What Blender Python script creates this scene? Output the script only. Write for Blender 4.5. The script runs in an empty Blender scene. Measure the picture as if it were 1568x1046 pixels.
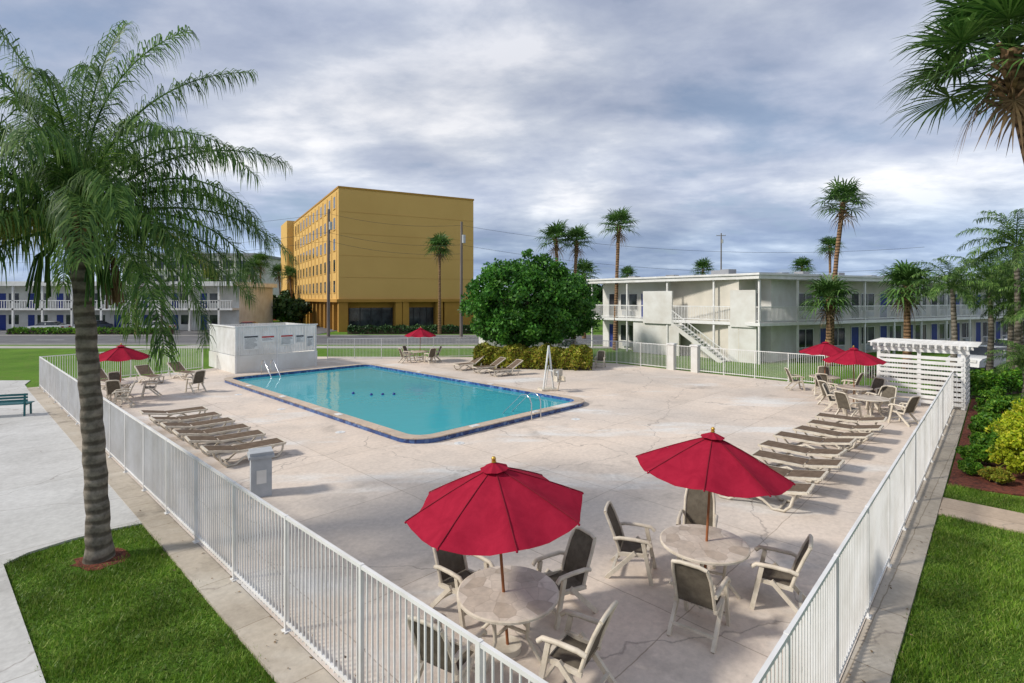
import bpy, bmesh, math, random
import numpy as np
from mathutils import Vector, Matrix
random.seed(7); rng=np.random.default_rng(7)
R=math.radians
scene=bpy.context.scene

# ------------------------------------------------------------ materials
def newmat(name):
    m=bpy.data.materials.new(name); m.use_nodes=True
    nt=m.node_tree; nt.nodes.clear()
    out=nt.nodes.new('ShaderNodeOutputMaterial')
    return m,nt,out
def N(nt,t,**k):
    n=nt.nodes.new(t)
    for a,b in k.items():
        if hasattr(n,a) and a not in n.inputs: setattr(n,a,b)
        else: n.inputs[a].default_value=b
    return n
def ramp(nt,fac,stops):
    r=nt.nodes.new('ShaderNodeValToRGB')
    el=r.color_ramp.elements
    while len(el)<len(stops): el.new(.5)
    for e,(p,c) in zip(el,stops):
        e.position=p; e.color=(c[0],c[1],c[2],1) if hasattr(c,'__len__') else (c,c,c,1)
    nt.links.new(fac,r.inputs[0]); return r.outputs[0]
def mixc(nt,f,a,b,mode='MIX'):
    m=nt.nodes.new('ShaderNodeMix'); m.data_type='RGBA'; m.blend_type=mode
    for s,v in ((m.inputs[0],f),(m.inputs[6],a),(m.inputs[7],b)):
        if hasattr(v,'is_linked') or hasattr(v,'links'): nt.links.new(v,s)
        elif hasattr(v,'__len__'): s.default_value=(v[0],v[1],v[2],1)
        else: s.default_value=v
    return m.outputs[2]
def noise(nt,vec,scale,detail=4,rough=.55,dist=0):
    n=N(nt,'ShaderNodeTexNoise'); n.inputs['Scale'].default_value=scale
    n.inputs['Detail'].default_value=detail; n.inputs['Roughness'].default_value=rough
    n.inputs['Distortion'].default_value=dist
    if vec is not None: nt.links.new(vec,n.inputs['Vector'])
    return n.outputs['Fac']
def coord(nt,kind='Object',rot=0,scale=(1,1,1)):
    t=nt.nodes.new('ShaderNodeTexCoord'); mp=nt.nodes.new('ShaderNodeMapping')
    mp.inputs['Rotation'].default_value=(0,0,rot); mp.inputs['Scale'].default_value=scale
    nt.links.new(t.outputs[kind],mp.inputs[0]); return mp.outputs[0]
def bump(nt,h,strength,dist=.02):
    b=nt.nodes.new('ShaderNodeBump'); b.inputs['Strength'].default_value=strength
    b.inputs['Distance'].default_value=dist
    nt.links.new(h,b.inputs['Height']); return b.outputs[0]
def princ(nt,out,col,rough=.7,metal=0,spec=.3,nrm=None):
    p=nt.nodes.new('ShaderNodeBsdfPrincipled')
    if hasattr(col,'links'): nt.links.new(col,p.inputs['Base Color'])
    else: p.inputs['Base Color'].default_value=(*col[:3],1)
    p.inputs['Roughness'].default_value=rough; p.inputs['Metallic'].default_value=metal
    p.inputs['Specular IOR Level'].default_value=spec
    if nrm is not None: nt.links.new(nrm,p.inputs['Normal'])
    nt.links.new(p.outputs[0],out.inputs[0]); return p
def pmat(name,c1,c2=None,scale=3,rough=.7,bmp=0.,bscale=80,metal=0,spec=.3,lo=.35,hi=.65,sc=(1,1,1)):
    m,nt,out=newmat(name); v=coord(nt,scale=sc)
    if c2 is None: c2=tuple(x*.82 for x in c1)
    c=ramp(nt,noise(nt,v,scale,4,.6),[(lo,c2),(hi,c1)])
    nr=bump(nt,noise(nt,v,bscale,2),bmp) if bmp else None
    princ(nt,out,c,rough,metal,spec,nr); return m
def leafmat(name,cols,trans=.25,nscale=.8,lo=.6):
    m,nt,out=newmat(name)
    g=nt.nodes.new('ShaderNodeNewGeometry')
    st=[(i/(len(cols)-1),c) for i,c in enumerate(cols)]
    c=ramp(nt,g.outputs['Random Per Island'],st)
    nz=ramp(nt,noise(nt,coord(nt),nscale,1),[(.3,lo),(.7,1.25)])
    c=mixc(nt,1.,c,nz,'MULTIPLY')
    p=princ(nt,out,c,.5,0,.3)
    if trans>0:
        t=nt.nodes.new('ShaderNodeBsdfTranslucent'); nt.links.new(c,t.inputs[0])
        mx=nt.nodes.new('ShaderNodeMixShader'); mx.inputs[0].default_value=trans
        nt.links.new(p.outputs[0],mx.inputs[1]); nt.links.new(t.outputs[0],mx.inputs[2])
        nt.links.new(mx.outputs[0],out.inputs[0])
    return m

# ------------------------------------------------------------ mesh builder
class MB:
    def __init__(s): s.v=[];s.f=[];s.m=[];s.mats=[];s.sm=[]
    def mi(s,mat):
        if mat not in s.mats: s.mats.append(mat)
        return s.mats.index(mat)
    def add(s,vs,fs,mat,smooth=False):
        o=len(s.v); s.v+= [tuple(v) for v in vs]; k=s.mi(mat)
        for f in fs: s.f.append(tuple(o+i for i in f)); s.m.append(k); s.sm.append(smooth)
    def box(s,c,d,mat,rz=0,M=None):
        vs=[]
        for z in (-.5,.5):
            for x,y in ((-.5,-.5),(.5,-.5),(.5,.5),(-.5,.5)):
                vs.append(Vector((x*d[0],y*d[1],z*d[2])))
        if rz: vs=[Matrix.Rotation(rz,3,'Z')@v for v in vs]
        if M is not None: vs=[M@v for v in vs]
        c=Vector(c); vs=[v+c for v in vs]
        s.add(vs,[(3,2,1,0),(4,5,6,7),(0,1,5,4),(1,2,6,5),(2,3,7,6),(3,0,4,7)],mat)
    def bb(s,x0,x1,y0,y1,z0,z1,mat): s.box(((x0+x1)/2,(y0+y1)/2,(z0+z1)/2),(x1-x0,y1-y0,z1-z0),mat)
    def beam(s,p0,p1,w,h,mat):
        p0=Vector(p0);p1=Vector(p1);d=p1-p0;L=d.length;d.normalize()
        up=Vector((0,0,1)) if abs(d.z)<.95 else Vector((0,1,0))
        sd=d.cross(up).normalized(); u=sd.cross(d)
        vs=[p+sd*a*w/2+u*b*h/2 for p in (p0,p1) for a,b in ((-1,-1),(1,-1),(1,1),(-1,1))]
        s.add(vs,[(3,2,1,0),(4,5,6,7),(0,1,5,4),(1,2,6,5),(2,3,7,6),(3,0,4,7)],mat)
    def tube(s,pts,rad,mat,n=8,cap=True,smooth=True):
        pts=[Vector(p) for p in pts]
        if not hasattr(rad,'__len__'): rad=[rad]*len(pts)
        vs=[];ref=Vector((1,0,0))
        for i,p in enumerate(pts):
            d=(pts[min(i+1,len(pts)-1)]-pts[max(i-1,0)]).normalized()
            r=ref if abs(d.dot(ref))<.9 else Vector((0,1,0))
            a=d.cross(r).normalized(); b=d.cross(a)
            for k in range(n):
                t=2*math.pi*k/n; vs.append(p+(a*math.cos(t)+b*math.sin(t))*rad[i])
        fs=[]
        for i in range(len(pts)-1):
            for k in range(n):
                k2=(k+1)%n; fs.append((i*n+k,i*n+k2,(i+1)*n+k2,(i+1)*n+k))
        s.add(vs,fs,mat,smooth)
        if cap: s.add(vs[:n],[tuple(range(n))],mat); s.add(vs[-n:],[tuple(range(n))],mat)
    def prism(s,poly,z0,z1,mat,mtop=None):
        n=len(poly); b=[(p[0],p[1],z0) for p in poly]; t=[(p[0],p[1],z1) for p in poly]
        s.add(b+t,[(i,(i+1)%n,n+(i+1)%n,n+i) for i in range(n)],mat)
        s.add(t,[tuple(range(n))],mtop or mat); s.add(b,[tuple(range(n))[::-1]],mat)
    def ball(s,c,r,mat,sc=(1,1,1),n=10,m=6):
        vs=[];fs=[]
        for i in range(m+1):
            ph=math.pi*i/m
            for k in range(n):
                t=2*math.pi*k/n
                vs.append((c[0]+r*sc[0]*math.sin(ph)*math.cos(t),c[1]+r*sc[1]*math.sin(ph)*math.sin(t),c[2]+r*sc[2]*math.cos(ph)))
        for i in range(m):
            for k in range(n):
                k2=(k+1)%n; fs.append((i*n+k,(i+1)*n+k,(i+1)*n+k2,i*n+k2))
        s.add(vs,fs,mat,True)
    def mesh(s,name):
        me=bpy.data.meshes.new(name); me.from_pydata(s.v,[],s.f)
        for m in s.mats: me.materials.append(m)
        me.polygons.foreach_set('material_index',s.m); me.polygons.foreach_set('use_smooth',s.sm)
        me.update(); return me
    def build(s,name,parent=None,loc=(0,0,0),rz=0,scale=1):
        return place(s.mesh(name),name,parent,loc,rz,scale)
def place(me,name,parent=None,loc=(0,0,0),rz=0,scale=1,rot=None):
    o=bpy.data.objects.new(name,me); scene.collection.objects.link(o)
    o.location=loc if len(loc)==3 else (*loc,0); o.rotation_euler=rot or (0,0,rz)
    o.scale=(scale,)*3 if not hasattr(scale,'__len__') else scale
    if parent: o.parent=parent
    return o
def group(name,loc=(0,0,0),rz=0,rot=None):
    o=place(None,name,None,loc,rz,1,rot); o.empty_display_size=.3; return o
def quadmesh(name,Q,mat,mids=None,mats=None):
    Q=np.asarray(Q,dtype=np.float32); n=len(Q); k=Q.shape[1]
    me=bpy.data.meshes.new(name); me.vertices.add(n*k); me.loops.add(n*k); me.polygons.add(n)
    me.vertices.foreach_set('co',Q.reshape(-1)); me.loops.foreach_set('vertex_index',np.arange(n*k,dtype=np.int32))
    me.polygons.foreach_set('loop_start',np.arange(0,n*k,k,dtype=np.int32))
    if mats:
        for m in mats: me.materials.append(m)
        me.polygons.foreach_set('material_index',np.asarray(mids,dtype=np.int32))
    else: me.materials.append(mat)
    me.update(calc_edges=True); me.validate(); return me
def unit(a): return a/np.maximum(np.linalg.norm(a,axis=-1,keepdims=True),1e-9)

# ------------------------------------------------------------ material set
M_white=pmat('white_paint',(.76,.76,.75),(.62,.61,.58),1.3,.45,spec=.4)
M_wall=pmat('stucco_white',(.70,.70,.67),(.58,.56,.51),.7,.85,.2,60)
M_wallshade=pmat('stucco_cream_shaded',(.64,.60,.52),(.54,.51,.44),.7,.85,.2,60)  # darker copy of the wall stucco, main wing's shade mixed into its colour
M_frame=pmat('resin_cream',(.66,.60,.50),(.50,.44,.35),5,.5)
M_sling=pmat('sling_fabric',(.15,.13,.10),(.10,.085,.065),8,.9,.3,300,spec=.1)
M_sling2=pmat('sling_tan',(.17,.125,.09),(.115,.083,.06),6,.95,.3,300,spec=.06)
M_wood=pmat('pole_wood',(.36,.13,.05),(.22,.08,.03),6,.5,sc=(1,1,.2))
M_gold=pmat('finial_gold',(.65,.38,.08),None,6,.35,metal=.6)
M_dark=pmat('dark_metal',(.03,.03,.035),None,4,.5)
M_chrome=pmat('stainless',(.75,.75,.75),None,4,.2,metal=1)
M_blue=pmat('blue_door',(.025,.05,.26),(.02,.04,.2),2,.5)
M_pole=pmat('weathered_pole',(.20,.17,.15),(.12,.10,.09),3,.9,sc=(1,1,.1))
M_greypaint=pmat('grey_paint',(.45,.47,.49),(.36,.38,.40),3,.7)
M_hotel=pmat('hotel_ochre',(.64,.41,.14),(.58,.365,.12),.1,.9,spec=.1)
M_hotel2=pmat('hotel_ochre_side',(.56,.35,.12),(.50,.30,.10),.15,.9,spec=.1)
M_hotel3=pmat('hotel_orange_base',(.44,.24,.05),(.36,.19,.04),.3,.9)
M_redbrick=pmat('red_wall',(.30,.07,.04),(.22,.05,.03),1,.9)
M_roofgrey=pmat('roof_grey',(.30,.31,.33),None,.5,.9)
M_mulch=pmat('mulch',(.20,.055,.03),(.06,.022,.015),14,.95,.9,40)
M_bark=pmat('tree_bark',(.13,.10,.07),(.06,.045,.035),6,.95,.6,20)
M_benchm=pmat('bench_teal',(.02,.12,.13),None,4,.5)
def glass():
    m,nt,out=newmat('window_glass'); v=coord(nt,scale=(.6,.6,.6))
    c=ramp(nt,noise(nt,v,1.3,2),[(.35,(.01,.013,.018)),(.65,(.06,.07,.08))])
    princ(nt,out,c,.08,0,.45); return m
M_glass=glass()

def tr_mat(name,c1,c2,freq,c3=None):
    m,nt,out=newmat(name); v=coord(nt)
    w=N(nt,'ShaderNodeTexWave'); w.bands_direction='Z'
    w.inputs['Scale'].default_value=freq; w.inputs['Distortion'].default_value=2.5; w.inputs['Detail'].default_value=3
    w.inputs['Detail Scale'].default_value=1.5
    nt.links.new(v,w.inputs[0])
    c=ramp(nt,w.outputs['Fac'],[(.1,c2),(.5,c1),(1,c1)])
    sp=ramp(nt,noise(nt,v,5,6,.7),[(.35,.5),(.65,1.3)])
    c=mixc(nt,1.,c,sp,'MULTIPLY')
    princ(nt,out,c,.9,0,.2,bump(nt,w.outputs['Fac'],.6,.03)); return m
M_qtrunk=tr_mat('palm_trunk_grey',(.21,.185,.15),(.10,.085,.065),1.6)
M_ftrunk=tr_mat('palm_trunk_brown',(.28,.17,.095),(.09,.055,.03),1.5)

L_queen=leafmat('leaf_queen_palm',[(.035,.09,.02),(.07,.155,.032),(.12,.23,.045),(.24,.36,.09)],.35)
L_queeny=leafmat('leaf_queen_palm_yellowing',[(.16,.22,.035),(.30,.34,.06),(.40,.38,.11)],.4)
L_fan=leafmat('leaf_fan_palm',[(.03,.085,.02),(.07,.16,.03),(.14,.25,.06)],.25)
L_dead=leafmat('leaf_dead',[(.12,.075,.04),(.24,.16,.08)],0)
L_tree=leafmat('leaf_tree',[(.02,.08,.012),(.04,.15,.016),(.075,.23,.025),(.13,.31,.04)],.25,.6)
L_hedge=leafmat('leaf_croton_hedge',[(.12,.19,.015),(.26,.30,.03),(.42,.40,.05),(.22,.12,.03)],.3)
L_yel=leafmat('leaf_yellow_shrub',[(.20,.32,.01),(.42,.50,.02),(.60,.58,.04)],.3)
L_grn=leafmat('leaf_green_shrub',[(.04,.14,.012),(.09,.24,.02),(.2,.34,.03)],.3)
L_dist=leafmat('leaf_distant',[(.018,.05,.016),(.035,.085,.022),(.06,.12,.03)],0,.15)
L_grass=leafmat('grass_blades',[(.065,.14,.012),(.12,.24,.018),(.19,.33,.028),(.32,.37,.09)],.2,1.1,.55)

def concrete(name,a,b,c,rot,joint=True,patch=(.70,.69,.66),js=3.4,pt=(.56,.66),stain=.5):
    m,nt,out=newmat(name); v=coord(nt,rot=rot)
    n1=noise(nt,v,.16,3,.6,.4); n2=noise(nt,v,.7,5,.6,0); n3=noise(nt,v,9,5,.7)
    c0=ramp(nt,n1,[(.36,b),(.60,a)])
    c1=mixc(nt,ramp(nt,n2,[(.45,0),(.72,.5)]),c0,c)
    pf=noise(nt,coord(nt,rot=rot+.15,scale=(.5,1.3,1)),.33,5,.6,.2)
    c2=mixc(nt,ramp(nt,pf,[(pt[0],0),(pt[1],.75)]),c1,patch)
    c3=mixc(nt,1.,c2,ramp(nt,n3,[(.3,.84),(.7,1.07)]),'MULTIPLY')
    st=noise(nt,v,.5,6,.7,.3)
    c3=mixc(nt,ramp(nt,st,[(.30,stain),(.43,0)]),c3,tuple(x*.6 for x in c))
    sp=noise(nt,v,5.5,3,.6); c3=mixc(nt,ramp(nt,sp,[(.70,0),(.76,.4)]),c3,tuple(x*.4 for x in c))
    h=n3
    if joint:
        br=N(nt,'ShaderNodeTexBrick'); br.offset=.0
        br.inputs['Scale'].default_value=1; br.inputs['Mortar Size'].default_value=.010
        br.inputs['Brick Width'].default_value=js; br.inputs['Row Height'].default_value=js
        br.inputs['Color1'].default_value=(1.02,1.02,1.02,1); br.inputs['Color2'].default_value=(.92,.91,.90,1)
        br.inputs['Mortar'].default_value=(.52,.48,.43,1); br.inputs['Mortar Smooth'].default_value=.4
        dn=N(nt,'ShaderNodeVectorMath'); dn.operation='ADD'
        sc_=N(nt,'ShaderNodeVectorMath'); sc_.operation='SCALE'; sc_.inputs[3].default_value=.05
        nn=N(nt,'ShaderNodeTexNoise'); nn.inputs['Scale'].default_value=3; nt.links.new(v,nn.inputs[0])
        nt.links.new(nn.outputs['Color'],sc_.inputs[0]); nt.links.new(v,dn.inputs[0]); nt.links.new(sc_.outputs[0],dn.inputs[1])
        nt.links.new(dn.outputs[0],br.inputs[0])
        c3=mixc(nt,.75,c3,br.outputs[0],'MULTIPLY')
        vo=N(nt,'ShaderNodeTexVoronoi'); vo.feature='DISTANCE_TO_EDGE'; vo.inputs['Scale'].default_value=.19
        d2=N(nt,'ShaderNodeVectorMath'); d2.operation='ADD'; s2=N(nt,'ShaderNodeVectorMath'); s2.operation='SCALE'; s2.inputs[3].default_value=.9
        n4=N(nt,'ShaderNodeTexNoise'); n4.inputs['Scale'].default_value=1.1; n4.inputs['Detail'].default_value=6; nt.links.new(v,n4.inputs[0])
        nt.links.new(n4.outputs['Color'],s2.inputs[0]); nt.links.new(v,d2.inputs[0]); nt.links.new(s2.outputs[0],d2.inputs[1]); nt.links.new(d2.outputs[0],vo.inputs['Vector'])
        c3=mixc(nt,ramp(nt,vo.outputs['Distance'],[(.0,.6),(.0018,0)]),c3,(.2,.17,.15))
    princ(nt,out,c3,.85,0,.2,bump(nt,h,.3,.01)); return m
AX=R(45.6)
M_deck=concrete('pool_deck_concrete',(.71,.60,.50),(.59,.52,.455),(.47,.41,.355),-AX)
M_pad=concrete('walkway_concrete',(.58,.575,.555),(.48,.475,.455),(.38,.37,.35),-AX,patch=(.64,.64,.62),js=4.2)
M_strip=concrete('mow_strip_concrete',(.52,.46,.38),(.40,.35,.28),(.22,.19,.15),-AX,patch=(.56,.52,.45),js=1.5,stain=.8)
M_path=concrete('path_concrete',(.54,.44,.33),(.46,.36,.27),(.34,.27,.20),-AX,patch=(.56,.50,.43),js=1.3)
M_coping=concrete('pool_coping',(.56,.45,.35),(.46,.38,.30),(.34,.29,.24),-AX,js=.6)
M_asph=pmat('asphalt',(.15,.15,.155),(.105,.105,.11),.6,.9,.3,60)
M_side=pmat('sidewalk',(.46,.44,.40),None,.6,.9)
M_line=pmat('road_paint',(.7,.7,.68),None,2,.7)
def tilem():
    m,nt,out=newmat('blue_tile'); v=coord(nt)
    br=N(nt,'ShaderNodeTexVoronoi'); br.inputs['Scale'].default_value=8; nt.links.new(v,br.inputs[0])
    c=ramp(nt,br.outputs['Color'],[(.2,(.012,.035,.14)),(.6,(.03,.09,.28)),(.9,(.12,.20,.38))])
    princ(nt,out,c,.3,0,.5); return m
M_tile=tilem()
M_basin=pmat('pool_plaster',(.55,.90,.92),(.42,.83,.88),.35,.8)
def waterm():
    m,nt,out=newmat('pool_water'); v=coord(nt,rot=-AX)
    h=noise(nt,v,1.8,3,.5); nr=bump(nt,h,.12,.08)
    t=nt.nodes.new('ShaderNodeBsdfTransparent'); t.inputs[0].default_value=(.50,.93,.96,1)
    d=nt.nodes.new('ShaderNodeBsdfDiffuse'); d.inputs[0].default_value=(.10,.60,.68,1)
    m0=nt.nodes.new('ShaderNodeMixShader'); m0.inputs[0].default_value=.55
    nt.links.new(t.outputs[0],m0.inputs[1]); nt.links.new(d.outputs[0],m0.inputs[2])
    g=nt.nodes.new('ShaderNodeBsdfGlossy'); g.inputs['Roughness'].default_value=.03; nt.links.new(nr,g.inputs['Normal'])
    fr=nt.nodes.new('ShaderNodeFresnel'); fr.inputs[0].default_value=1.33; nt.links.new(nr,fr.inputs['Normal'])
    mx=nt.nodes.new('ShaderNodeMixShader'); nt.links.new(fr.outputs[0],mx.inputs[0])
    nt.links.new(m0.outputs[0],mx.inputs[1]); nt.links.new(g.outputs[0],mx.inputs[2])
    nt.links.new(mx.outputs[0],out.inputs[0]); return m
M_water=waterm()
def lawnm():
    m,nt,out=newmat('lawn'); v=coord(nt)
    c=ramp(nt,noise(nt,v,.25,4,.6),[(.3,(.085,.19,.02)),(.7,(.15,.29,.033))])
    c=mixc(nt,ramp(nt,noise(nt,v,2.2,4,.7),[(.48,0),(.72,.5)]),c,(.21,.20,.075))
    f=noise(nt,v,45,5,.8)
    c=mixc(nt,1.,c,ramp(nt,f,[(.3,.4),(.7,1.4)]),'MULTIPLY')
    princ(nt,out,c,.95,0,.1,bump(nt,f,.9,.05)); return m
M_lawn=lawnm()
def umbm():
    m,nt,out=newmat('umbrella_canvas'); v=coord(nt)
    c=ramp(nt,noise(nt,v,3.5,5,.7,.5),[(.3,(.28,.010,.030)),(.7,(.39,.018,.045))])
    p=princ(nt,out,c,.9,0,.08,bump(nt,noise(nt,v,2.5,2,.5,.4),.4,.05))
    t=nt.nodes.new('ShaderNodeBsdfTranslucent'); nt.links.new(c,t.inputs[0])
    mx=nt.nodes.new('ShaderNodeMixShader'); mx.inputs[0].default_value=.15
    nt.links.new(p.outputs[0],mx.inputs[1]); nt.links.new(t.outputs[0],mx.inputs[2]); nt.links.new(mx.outputs[0],out.inputs[0])
    return m
M_umb=umbm(); M_seam=pmat('umbrella_seam',(.20,.008,.02),None,5,.9)
def tabm():
    m,nt,out=newmat('table_stone'); v=coord(nt)
    vo=N(nt,'ShaderNodeTexVoronoi'); vo.inputs['Scale'].default_value=4.5; nt.links.new(v,vo.inputs[0])
    c=ramp(nt,vo.outputs['Color'],[(.2,(.44,.37,.29)),(.8,(.66,.59,.50))])
    e=N(nt,'ShaderNodeTexVoronoi'); e.feature='DISTANCE_TO_EDGE'; e.inputs['Scale'].default_value=4.5; nt.links.new(v,e.inputs['Vector'])
    c=mixc(nt,ramp(nt,e.outputs['Distance'],[(0,.5),(.03,0)]),c,(.3,.24,.18))
    c=mixc(nt,1.,c,ramp(nt,noise(nt,v,6,6,.7),[(.3,.75),(.7,1.1)]),'MULTIPLY')
    princ(nt,out,c,.35,0,.4); return m
M_table=tabm()

# ------------------------------------------------------------ ground, pool, deck
Bp=Vector((-2.87,15.44)); av=Vector((-.7149,.6992)); bv=Vector((.6992,.7149))
def PD(u,v): p=Bp+av*u+bv*v; return (p.x,p.y)
LP,WP=17.8,8.9
def rrect(u0,u1,v0,v1,r,n=8):
    pts=[]
    for (cu,cv,a0) in ((u1-r,v1-r,0),(u0+r,v1-r,90),(u0+r,v0+r,180),(u1-r,v0+r,270)):
        for i in range(n+1):
            a=R(a0+90*i/n); pts.append(PD(cu+r*math.cos(a),cv+r*math.sin(a)))
    return pts[::-1]
pool_out=rrect(0,LP,0,WP,.9); pool_in=rrect(.36,LP-.36,.36,WP-.36,.6); hole=rrect(.2,LP-.2,.2,WP-.2,.75)
def sheet(name,outer,inner,z,mat):
    bm=bmesh.new()
    for loop in [outer]+inner:
        vs=[bm.verts.new((p[0],p[1],z)) for p in loop]
        for i in range(len(vs)): bm.edges.new((vs[i],vs[(i+1)%len(vs)]))
    bmesh.ops.triangle_fill(bm,use_beauty=True,edges=bm.edges[:],normal=(0,0,1))
    me=bpy.data.meshes.new(name); bm.to_mesh(me); bm.free(); me.materials.append(mat)
    return place(me,name)
sheet('ground',[(-900,-60),(900,-60),(900,1500),(-900,1500)],[hole],-.06,M_lawn)
deckpoly=[(1.09,3.13),(-23.4,25.9),(-18.7,33.2),(-15,39.5),(-2.1,39.3),(7.1,35.4),(10.95,31.2),(19.5,22.9)]
sheet('pool_deck',deckpoly,[hole],0,M_deck)

pool=group('swimming_pool')
b=MB(); o2=rrect(-.04,LP+.04,-.04,WP+.04,.94)
for k in range(len(o2)):
    j=(k+1)%len(o2)
    b.add([(*pool_out[k],-.02),(*pool_out[j],-.02),(*pool_out[j],.14),(*pool_out[k],.14)],[(0,1,2,3)],M_tile)
    b.add([(*pool_in[k],.15),(*pool_in[j],.15),(*pool_in[j],-.2),(*pool_in[k],-.2)],[(0,1,2,3)],M_tile)
    b.add([(*o2[k],.14),(*o2[j],.14),(*pool_out[j],.14),(*pool_out[k],.14)],[(0,1,2,3)],M_coping)
    b.add([(*o2[k],.14),(*o2[j],.14),(*o2[j],.17),(*o2[k],.17)],[(0,1,2,3)],M_coping)
    b.add([(*o2[k],.17),(*o2[j],.17),(*pool_in[j],.17),(*pool_in[k],.17)],[(0,1,2,3)],M_coping)
    b.add([(*pool_in[k],.17),(*pool_in[j],.17),(*pool_in[j],.15),(*pool_in[k],.15)],[(0,1,2,3)],M_coping)
b.build('coping',pool)
b=MB(); n=len(pool_in)
for k in range(n):
    j=(k+1)%n
    b.add([(*pool_in[k],-.2),(*pool_in[j],-.2),(*pool_in[j],-1.3),(*pool_in[k],-1.3)],[(0,1,2,3)],M_basin)
b.add([(*p,-1.3) for p in pool_in],[tuple(range(n))],M_basin)
for i in range(4):
    q=[PD(.42,5.2),PD(.42+.35*(4-i),5.2),PD(.42+.35*(4-i),8.0),PD(.42,8.0)]
    b.prism(q,-1.29+.26*i,-1.03+.26*i,M_basin)
b.build('basin',pool)
b=MB(); b.add([(*p,.03) for p in pool_in],[tuple(range(n))],M_water); b.build('water',pool)
b=MB()
for i,(u,v) in enumerate([(.17,2.5),(.17,5.5),(5,.17),(10,.17),(14,.17),(6,WP-.17),(12,WP-.17)]):
    p=PD(u,v); b.box((p[0],p[1],.178),(.33,.2,.014),M_white,rz=AX if u==.17 else AX+R(90))
for i in range(3):
    p=PD(7.6+.3*i,4.2-.4*i); b.ball((p[0],p[1],.05),.07,M_blue)
p=PD(9.1,3.0); b.ball((p[0],p[1],.05),.07,M_blue)
b.build('depth_markers',pool)
b=MB()
for u,v in ((-.6,1.2),(3.2,-.7),(8.2,-.6),(12.8,-.7),(-1.2,6.2)):
    p=PD(u,v); b.tube([(p[0],p[1],-.01),(p[0],p[1],.008)],.16,M_white,20); b.tube([(p[0],p[1],.008),(p[0],p[1],.011)],.05,M_greypaint,12)
b.build('skimmer_lids',pool)
def handrail(name,u,v,du,dv):
    b=MB()
    for o in (0,.5):
        ou,ov=(o*abs(dv),o*abs(du))
        def P(t,z): p=PD(u+du*t+ou,v+dv*t+ov); return (p[0],p[1],z)
        pts=[P(-.5,0),P(-.5,.6),P(-.42,.8),P(-.25,.9),P(0,.86),P(.3,.6),P(.9,.1),P(1.1,-.2)]
        b.tube(pts,.022,M_chrome,8)
    b.build(name)
handrail('pool_handrail',.3,4.9,1,0); handrail('pool_ladder_rail',LP-.3,2.2,-1,0)

lf0,lf1=(1.09,3.13),(-23.4,25.9); rf0,rf1=(1.09,3.13),(19.5,22.9)
b=MB(); d=(Vector(lf1)-Vector(lf0)).normalized(); nl=Vector((-abs(d.y),-abs(d.x)))
e=Vector(lf0)-d*2; q=[Vector(lf1)+d*.3,e,e+nl*.46,Vector(lf1)+d*.3+nl*.46]
b.prism([tuple(p) for p in q],-.1,-.008,M_strip); b.build('mow_strip')
b=MB(); d=(Vector(rf1)-Vector(rf0)).normalized(); nr_=Vector((d.y,-d.x))
e=Vector(rf0)+d*.5; q=[e,e+nr_*.42,Vector(rf1)+nr_*.42,Vector(rf1)]
b.prism([tuple(p) for p in q],-.1,-.012,M_strip); b.build('mow_strip')
b=MB(); pad=[(-2.0,3.1),(-8.46,8.69),(-8.42,9.1),(-8.1,9.6),(-7.7,10.0),(-7.25,10.30),(-16.8,19.2),(-25.0,26.8),(-26,28.2),(-45,27.6),(-45,3.1)]
b.prism(pad,-.1,-.02,M_pad); b.build('walkway')
So=Vector((3.743,5.976)); sd=Vector((.682,.731)); sn=Vector((.731,-.682))
def SW(s,w): p=So+sd*s+sn*w; return (p.x,p.y)
b=MB(); b.prism([SW(6.9,.42),SW(6.9,14),SW(8.1,14),SW(8.1,.42)],-.1,-.016,M_path); b.build('garden_path')
b=MB(); b.prism([SW(9.2,.44),SW(9.6,2),SW(9.3,6),SW(9.4,12),SW(24,12),SW(24,.44)],-.1,-.03,M_mulch); b.build('mulch_bed')
n=520; t=rng.uniform(0,1,n); C=np.zeros((n,3))
half=n//2
A0,A1=np.array(lf0),np.array(lf1); B0,B1=np.array(rf0),np.array(rf1)
C[:half,:2]=A0+(A1-A0)*(t[:half,None]**1.3)+np.array([nl.x,nl.y])*rng.uniform(-.5,.6,(half,1))
C[half:,:2]=B0+(B1-B0)*(t[half:,None]**1.2)+np.array([nr_.x,nr_.y])*rng.uniform(-.4,.5,(n-half,1))
C[:,2]=.006
a=rng.uniform(0,6.28,n); l=rng.uniform(.012,.04,(n,1)); d1=np.stack([np.cos(a),np.sin(a),rng.uniform(-.1,.3,n)],1)*l; d2=np.stack([-np.sin(a),np.cos(a),np.zeros(n)],1)*l*.45
place(quadmesh('fallen_leaves',np.stack([C-d1*.5,C+d2,C+d1,C-d2],1),L_dead),'fallen_leaves')

# road
b=MB(); b.bb(-300,300,50,62,-.1,-.05,M_asph)
b.bb(-300,300,46.5,48.2,-.1,.0,M_side); b.bb(-300,300,49.75,50,-.1,.06,M_side); b.bb(-300,300,62,62.25,-.1,.06,M_side)
for x in range(-150,150,9): b.bb(x,x+3,55.9,56.05,-.05,-.046,M_line)
b.build('road')
b=MB(); b.bb(-100,-24,62.4,76,-.1,-.03,M_asph); b.bb(-34,-24,76,120,-.1,-.034,M_asph)
for i in range(16): b.bb(-92+i*3,-91.88+i*3,68.5,74,-.03,-.026,M_line)
b.build('parking_lot')
b=MB(); pk=[(24,31),(60,50),(70,38),(30,23)]; b.prism(pk,-.1,-.03,M_asph); b.build('parking_lot')

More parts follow.
